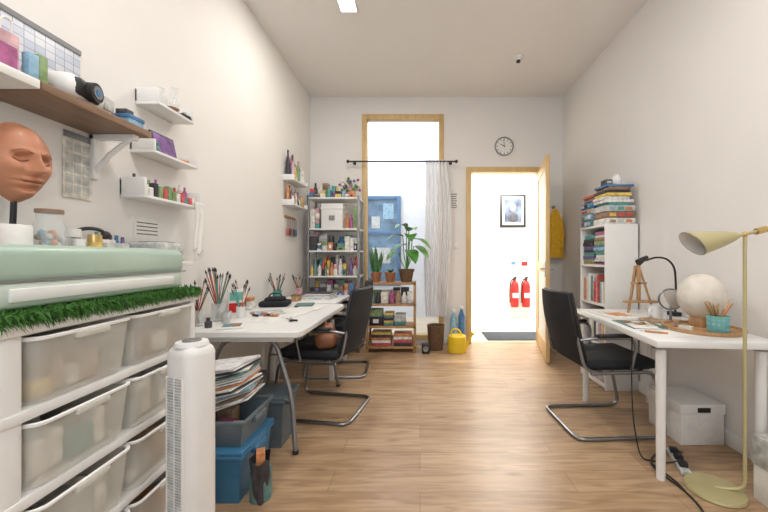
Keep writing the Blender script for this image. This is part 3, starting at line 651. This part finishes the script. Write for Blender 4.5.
for (dx,dy,h,lx,ly,lz,L,W) in [(-.03,0,.50,-.8,-.3,.35,.24,.18),(.02,-.02,.58,.3,-.6,.5,.24,.19),(.05,-.05,.46,.9,-.5,.1,.26,.20),(.0,.03,.38,-.9,-.6,.1,.24,.18),(.06,0,.36,.8,-.7,-.1,.24,.19),(.02,-.06,.30,.4,-1,-.1,.24,.19),(-.06,-.04,.26,-.7,-.8,.2,.21,.17),(.0,.0,.64,-.6,-.6,.5,.22,.17),(.03,-.06,.52,.1,-1,.2,.22,.18)]:
    b0=Vector((-.17,4.28,1.0)); tp=Vector((-.17+dx*1.5,4.28+dy,1.0+h*.85)); mp_.tube([b0,(b0+tp)/2+Vector((dx*.3,0,0)),tp],.006,LEAF,6)
    mp_.leaf(tp,(lx,ly,lz),L,W,LEAF,.6,9)
mp_.done()
sm=B('potted_succulent'); pot(sm,-.37,4.26,.86,.07,.12,TERRA)
for k in range(18): a=R()*6.28; sm.leaf((-.37,4.26,.97),(math.cos(a),math.sin(a),U(.5,1.8)),U(.06,.11),.03,LEAF,.2,5)
sm.done()
pb=B('craft_jar_collection'); row('',-.62,-.09,4.19,.60,.10,.18,.06,.10,.10,'cb',pb); row('',-.62,-.09,4.31,.60,.14,.2,.07,.14,.09,'bs',pb); pb.done()
row('folded_fabric_stack',-.62,-.09,4.19,.33,.12,.19,.10,.18,.2,'sx')
bk=B('book_pile')
for k in range(5): bk.box(-.60+.01*R(),-.36,4.19,4.38,.08+k*.034,.08+k*.034+.03,[PAL[0],PAPER,PAL[4],PAL[7],PAL[2]][k],.002)
for k in range(4): bk.box(-.33+.01*R(),-.10,4.19,4.38,.08+k*.038,.08+k*.038+.034,[PAL[7],PAL[0],PAL[14],PAL[4]][k],.002)
bk.done()
bs=B('wicker_basket').lathe([(.09,0),(.11,.30),(.115,.31),(.10,.31),(.085,.02),(0,.02)],(.20,4.33,0),KRAFT,28); bs.done()
B('black_speaker').box(.02,.12,4.12,4.20,0,.12,BLACK,.012,3).lathe([(.035,0),(.035,.004),(.01,.001)],(0,0,0),GREYM,20,M=Matrix.Translation((.07,4.12,.06))@Matrix.Rotation(math.radians(90),4,'X')).done()
wb_=B('water_bottle').lathe([(.045,0),(.048,.02),(.048,.36),(.02,.43),(.02,.45)],(.44,4.46,0),PAL[8],22).cyl((.44,4.46,.45),.024,.03,WHITEP).done()
wb_=B('water_bottle').lathe([(.04,0),(.042,.02),(.042,.40),(.018,.47),(.018,.49)],(.545,4.47,0),PAL[1],22).cyl((.545,4.47,.49),.022,.03,WHITEP).done()
wc=B('yellow_watering_can').lathe([(.12,0),(.125,.02),(.11,.19),(.10,.20),(.08,.20),(0,.195)],(.46,4.24,0),YELLOW,28)
wc.tube([(.56,4.22,.06),(.61,4.19,.15),(.635,4.17,.22)],[.022,.014,.010],YELLOW,12).rod((.635,4.17,.22),(.65,4.16,.25),.012,YELLOW,r2=.03)
wc.tube([(.40,4.26,.19),(.38,4.27,.26),(.48,4.24,.28),(.52,4.22,.19)],.010,YELLOW,10,.05).done()

# ---------------------------------------------------------------- yellow jacket on hook
j=B('yellow_jacket')
def jf(u,v):
    a=2*math.pi*u; z=1.80-v*.64; w_=.035+.055*min(1,v*3.5)+.012*v; dep=.025+.022*min(1,v*2)
    f_=1+.10*math.sin(a*5+v*2)
    return (1.79+w_*math.cos(a)*f_,4.515+dep*math.sin(a)*f_,z)
j.grid(jf,60,22,YFAB)
for s_ in (-1,1): j.tube([(1.79+s_*.055,4.49,1.70),(1.79+s_*.08,4.485,1.5),(1.79+s_*.075,4.49,1.30)],[.022,.026,.024],YFAB,12)
j.done()
B('coat_hook').tube([(1.79,4.59,1.84),(1.79,4.53,1.815),(1.79,4.52,1.85)],.006,CHROME,8).cyl((0,0,0),.02,.012,CHROME,M=Matrix.Translation((1.79,4.6,1.84))@Matrix.Rotation(math.radians(90),4,'X')).done()

# ---------------------------------------------------------------- right bookcase
bx0,bx1,by0,by1,bz=1.62,1.915,2.98,3.45,1.46
b=B('bookcase').box(bx0,bx1,by0,by0+.02,0,bz,WHITE,.002).box(bx0,bx1,by1-.02,by1,0,bz,WHITE,.002).box(bx1-.01,bx1,by0,by1,0,bz,WHITE).box(bx0,bx1,by0+.02,by1-.02,bz-.02,bz,WHITE,.002)
BZ=[.04,.39,.75,1.10]
for z in BZ: b.box(bx0,bx1-.01,by0+.02,by1-.02,z-.02,z,WHITE)
b.box(bx0+.02,bx0+.035,by0+.02,by1-.02,0,.02,WHITE); b.done()
for i,z in enumerate(BZ):
    b=B('book_collection'); y=by0+.03
    if i in(0,3):
        for (ya,yb) in ((by0+.025,by0+.23),(by0+.24,by1-.025)):
            zz=z
            for k in range(14):
                h=U(.012,.04)
                if zz+h>z+.31: break
                b.box(bx0+U(.005,.03),bx0+.24,ya+U(0,.01),yb-U(0,.02),zz,zz+h-.002,random.choice(PAL+[PAPER]*8),.002); zz+=h
    else:
        while y<by1-.05:
            w_=U(.012,.032); b.box(bx0+U(.005,.03),bx0+.22,y,y+w_-.002,z,z+U(.18,.28),random.choice(PAL+[PAPER]*8),.002); y+=w_
    b.done()
b=B('craft_kit_stack'); zz=bz
for k in range(4):
    h=U(.045,.065)
    b.box(bx0+U(-.01,.01),bx1-.06,by0+.24,by1-.01,zz,zz+h-.003,[PAL[19],PAL[8],PAL[15],PAL[1]][k],.006)
    for q in range(3): b.box(bx0-.012,bx0-.004,by0+.26+q*.06,by0+.30+q*.06,zz+.01,zz+h-.018,pc())
    zz+=h
for k in range(4): h=U(.015,.03); b.box(bx0+U(0,.03),bx1-.06,by0+.25,by1-.03,zz,zz+h-.002,pc(),.002); zz+=h
b.done()
b=B('board_game_stack'); zz=bz
for k in range(3):
    h=U(.05,.06); b.box(bx0+U(0,.02),bx1-.03,by0+U(0,.01),by0+.22,zz,zz+h-.003,[PAL[17],PAL[12],PAL[15]][k],.004)
    for q in range(3): b.box(bx0+.04+q*.07,bx0+.09+q*.07,by0-.002,by0+.02,zz+.012,zz+h-.018,pc())
    zz+=h
for k in range(7):
    h=U(.018,.032); b.box(bx0+U(0,.04),bx1-.03-U(0,.05),by0+U(0,.02),by0+.22+U(0,.01),zz,zz+h-.002,random.choice(PAL+[PAPER,PAL[6],PAL[17]]),.003)
    zz+=h
b.done(); ztop=zz-.002
B('ceramic_jar').lathe([(.035,0),(.045,.03),(.045,.07),(.03,.09),(.032,.10),(.01,.11),(0,.112)],(1.78,3.10,ztop),WHITEP,22).done()
B('game_box').box(1.65,1.71,3.03,3.12,ztop,ztop+.05,PAL[7],.003).box(1.66,1.70,3.029,3.03,ztop+.015,ztop+.035,PAL[15]).done()
# ---------------------------------------------------------------- right desk
MD=RZ(-4.6,1.21,1.745)
d=B('desk',MD); d.box(0,.62,0,1.10,.705,.74,WHITE,.004)
for x in (.055,.545):
    for y in (.06,1.04): d.cyl((x,y,0),.021,.705,WHITEP,20,r2=.025).cyl((x,y,.69),.045,.015,GREYM,16)
d.done()
zt=.7402
tr=B('round_wooden_tray').lathe([(0,0),(.19,0),(.195,.01),(.195,.022),(.185,.022),(.183,.010),(0,.010)],(1.66,2.01,zt),PINE,48).done()
gl=B('globe_lamp').lathe([(.0,0),(.06,0),(.065,.01),(.06,.05),(.05,.06)],(1.715,2.08,zt+.010),PINE,32); gl.sph((1.715,2.08,zt+.19),.122,GLOBE,48,32,sc=(1,1,1.12)).done()
jp=B('pencil_pot').lathe([(.042,0),(.048,.01),(.05,.095),(.046,.095),(.042,.012),(0,.012)],(1.655,1.895,zt+.010),TEAL,28)
for k in range(14):
    a=k*math.pi/7
    for zz in (.02,.05,.075): jp.box(-.006,.006,-.001,.001,-.006,.006,PAL[8],M=Matrix.Translation((1.655+.0495*math.cos(a),1.895+.0495*math.sin(a),zt+.01+zz))@Matrix.Rotation(a+math.pi/2,4,'Z')@Matrix.Rotation(.785,4,'Y'))
for k in range(16):
    a=R()*6.28; top=Vector((1.655+.055*math.cos(a),1.895+.055*math.sin(a),zt+U(.14,.185))); b0=Vector((1.655-.02*math.cos(a),1.895-.02*math.sin(a),zt+.025))
    jp.rod(b0,top,.004,random.choice([PINE,PAL[4],PAL[12],OAK]),6); dd=(top-b0).normalized(); jp.rod(top,top+dd*.014,.004,PINE,6,r2=.0006)
jp.done()
tp=B('tape_roll').lathe([(.02,0),(.035,0),(.035,.02),(.02,.02),(.02,0)],(1.54,1.98,zt+.010),PAL[6],24,cap=False).done()
tp=B('twine_spool').lathe([(.02,0),(.022,.004),(.016,.006),(.016,.036),(.022,.038),(.02,.042)],(1.56,2.07,zt+.010),PAL[18],20).done()
mu=B('coffee_mug').lathe([(.036,0),(.042,.005),(.044,.095),(.040,.095),(.037,.008),(0,.008)],(1.63,2.36,zt),WHITEP,26).tube([(1.59,2.34,zt+.075),(1.565,2.325,zt+.07),(1.56,2.32,zt+.04),(1.59,2.34,zt+.02)],.006,WHITEP,8,.015).done()
mi=B('table_mirror').lathe([(0,0),(.045,0),(.045,.008),(.008,.014),(.006,.09)],(1.66,2.26,zt),CHROME,24)
Mm=Matrix.Translation((1.66,2.26,zt+.150))@Matrix.Rotation(math.radians(-22),4,'Z')@Matrix.Rotation(math.radians(90),4,'X')
mi.lathe([(.068,-.006),(.073,0),(.068,.006),(.062,.004)],(0,0,0),CHROME,32,M=Mm,cap=False).cyl((0,0,-.003),.066,.005,MIRR,32,M=Mm).done()
ea=B('tabletop_easel'); ex,ey=1.69,2.66
ea.rod((ex-.10,ey-.05,zt),(ex-.015,ey,zt+.36),.008,PINE).rod((ex+.10,ey-.05,zt),(ex+.015,ey,zt+.36),.008,PINE).rod((ex,ey+.10,zt),(ex,ey+.01,zt+.34),.008,PINE)
ea.box(ex-.13,ex+.13,ey-.065,ey-.03,zt+.08,zt+.098,PINE,.002).box(ex-.06,ex+.06,ey-.03,ey-.012,zt+.22,zt+.236,PINE,.002).box(ex-.012,ex+.012,ey-.03,ey-.01,zt+.08,zt+.40,PINE,.002).done()
pm=B('drawing_pad',RZ(6,1.42,2.50,zt)).box(-.10,.14,-.16,.16,0,.012,PAPER,.002).box(-.08,.12,-.13,.13,.012,.014,PAL[6]).box(-.05,.07,-.09,.05,.014,.0155,PAL[4]).done()
B('cutting_mat',RZ(-5,1.40,2.17,zt)).box(-.11,.11,-.14,.14,0,.003,CMAT,.001).box(-.10,.10,-.13,-.128,.003,.0036,PAPER).box(-.10,.10,.128,.13,.003,.0036,PAPER).box(-.10,-.098,-.13,.13,.003,.0036,PAPER).box(.098,.10,-.13,.13,.003,.0036,PAPER).done()
pm=B('paper_sheets',RZ(-12,1.40,2.14,zt+.0035)).box(-.09,.05,-.12,.08,0,.0015,PAPER).box(-.03,.06,-.06,.12,.0016,.003,PAL[6]).done()
pm=B('leaf_cutouts')
for k in range(9): a=U(0,6.28); pm.leaf((1.34+U(0,.12),2.1+U(0,.14),zt+.008),(math.cos(a),math.sin(a),.02),.06,.03,random.choice([PAL[18],PAL[4],PAL[12]]),0,5)
pm.done()
B('craft_knife',RZ(60,1.33,1.93,zt+.006)).box(-.005,.005,-.06,.05,-.005,.005,PAL[4],.002).box(-.003,.003,.05,.075,-.001,.001,CHROME).done()
rb=B('ribbon_roll').lathe([(.05,0),(.075,0),(.075,.014),(.05,.014),(.05,0)],(1.55,2.28,zt),PAL[18],28,cap=False).done()
gn=B('gooseneck_lamp').box(1.835,1.89,2.46,2.54,zt,zt+.03,BLACK,.004)
gn.tube([(1.87,2.5,zt+.02),(1.875,2.5,zt+.22),(1.85,2.48,zt+.36),(1.78,2.46,zt+.42),(1.68,2.43,zt+.43),(1.60,2.42,zt+.405)],.007,BLACK,10,.05)
gn.rod((1.61,2.42,zt+.43),(1.54,2.41,zt+.39),.013,BLACK,14,r2=.024).done()

# floor lamp
lx,ly=1.575,1.655
f=B('floor_lamp').lathe([(0,0),(.12,0),(.125,.008),(.12,.02),(.02,.026)],(1.47,ly+.05,0),CREAM,40)
f.tube([(1.47,ly+.05,.022),(1.53,ly+.02,.03),(lx,ly,.05),(lx,ly,.5),(lx,ly,1.275)],.008,CREAM,14,.04)
f.sph((lx,ly,1.28),.014,BRASS,14,10).rod((lx+.085,ly,1.300),(lx-.05,ly,1.270),.008,CREAM).rod((lx+.055,ly,1.293),(lx+.105,ly,1.306),.016,BRASS)
def shade(u,v,off=0):
    a=2*math.pi*u; t=v; rr=(.016+.046*t**.7)+off
    cx=lx-.035-.22*t; cz=1.274-.040*t
    return (cx+.045*t*math.sin(a)*-1, ly+rr*math.cos(a), cz+rr*math.sin(a)*.9)
f.grid(lambda u,v:shade(u,v),36,14,CREAM).grid(lambda u,v:shade(u,v,-.004),36,14,WHITEP)
f.sph((lx-.17,ly,1.242),.026,PAPER,16,10)
f.done()
def carton(x0,x1,y0,y1,h):
    b=B('cardboard_box'); b.box(x0,x1,y0,y1,0,h,PAPER,.004).box(x0-.006,x1+.006,y0-.006,y1+.006,h-.06,h+.004,WHITEP,.004).box(x0+.1,x0+.18,y0-.0075,y0-.006,h-.045,h-.015,BLACK).done()
carton(1.62,1.89,2.12,2.42,.25)
B('shoe_box').box(1.62,1.89,1.38,1.66,0,.17,PAPER,.004).box(1.615,1.895,1.375,1.665,.17,.31,PAL[15],.004).box(1.64,1.72,1.373,1.375,.2,.26,BLACK).done()
ps=B('power_strip',RZ(70,1.46,1.93)).box(-.12,.12,-.025,.025,0,.03,PAL[15],.006)
for k in range(3): ps.box(-.09+k*.07,-.05+k*.07,-.02,.02,.03,.055,BLACK,.004)
ps.done()
cb=B('power_cable')
cb.tube([(1.50,1.97,.045),(1.56,2.02,.012),(1.50,2.07,.006),(1.36,2.0,.006),(1.28,1.90,.006),(1.32,1.72,.006),(1.31,1.60,.006),(1.27,1.50,.006)],.005,BLACK,8,.09)
cb.tube([(1.46,1.89,.055),(1.40,1.92,.006),(1.30,1.96,.006),(1.33,1.78,.006),(1.32,1.70,.006)],.004,BLACK,8,.06)
cb.done()
kb=B('lamp_cable').tube([(1.255,2.02,.70),(1.27,2.05,.4),(1.25,2.0,.2),(1.27,1.97,.006),(1.33,1.95,.005)],.004,BLACK,8,.08).done()
wcb=B('waste_paper_bin').lathe([(.09,0),(.11,.26),(.115,.27),(.10,.265),(.085,.015),(0,.015)],(1.78,4.28,0),WHITEP,26).done()

# ---------------------------------------------------------------- lights
def area(name,loc,rot,size,power,col=(1,1,1),sy=None):
    l=bpy.data.lights.new(name,'AREA'); l.energy=power; l.size=size; l.color=col
    if sy: l.shape='RECTANGLE'; l.size_y=sy
    o=bpy.data.objects.new(name,l); o.location=loc; o.rotation_euler=rot; bpy.context.scene.collection.objects.link(o); return o
for i,(x,y) in enumerate(LPOS):
    area('downlight_lamp',(x,y,ZC-.02),(0,0,0),.14 if y>2 else .28,[17,14,18,6][i],(1,.95,.88))
area('corridor_ceiling_lamp',(1.6,5.6,2.88),(0,0,0),1.2,115,(1,.95,.88))
area('courtyard_fill_light',(-.9,5.66,4.35),(0,0,0),2.2,75,(.88,.94,1),1.7)  # added area light above the view, brightens the court walls
area('front_fill_light',(.2,YF-.3,1.9),(math.radians(90),0,0),2.3,14,(.93,.96,1),1.9)  # added fill light shining in through the invented front opening
w=bpy.data.worlds.new('world'); bpy.context.scene.world=w; w.use_nodes=True
nt=w.node_tree; bg=nt.nodes['Background']; bg.inputs['Color'].default_value=(.84,.91,1,1); bg.inputs['Strength'].default_value=1.8

# ---------------------------------------------------------------- camera
cam=bpy.data.cameras.new('camera'); cam.lens=16; cam.sensor_width=36; cam.shift_x=-36/768; cam.shift_y=0.0013; cam.clip_start=.05
co=bpy.data.objects.new('camera',cam); co.location=(0,0,1.17); co.rotation_euler=(math.radians(90),0,0)
bpy.context.scene.collection.objects.link(co); bpy.context.scene.camera=co
vs_=bpy.context.scene.view_settings; vs_.view_transform='Standard'; vs_.look='None'; vs_.exposure=0.06; vs_.gamma=1
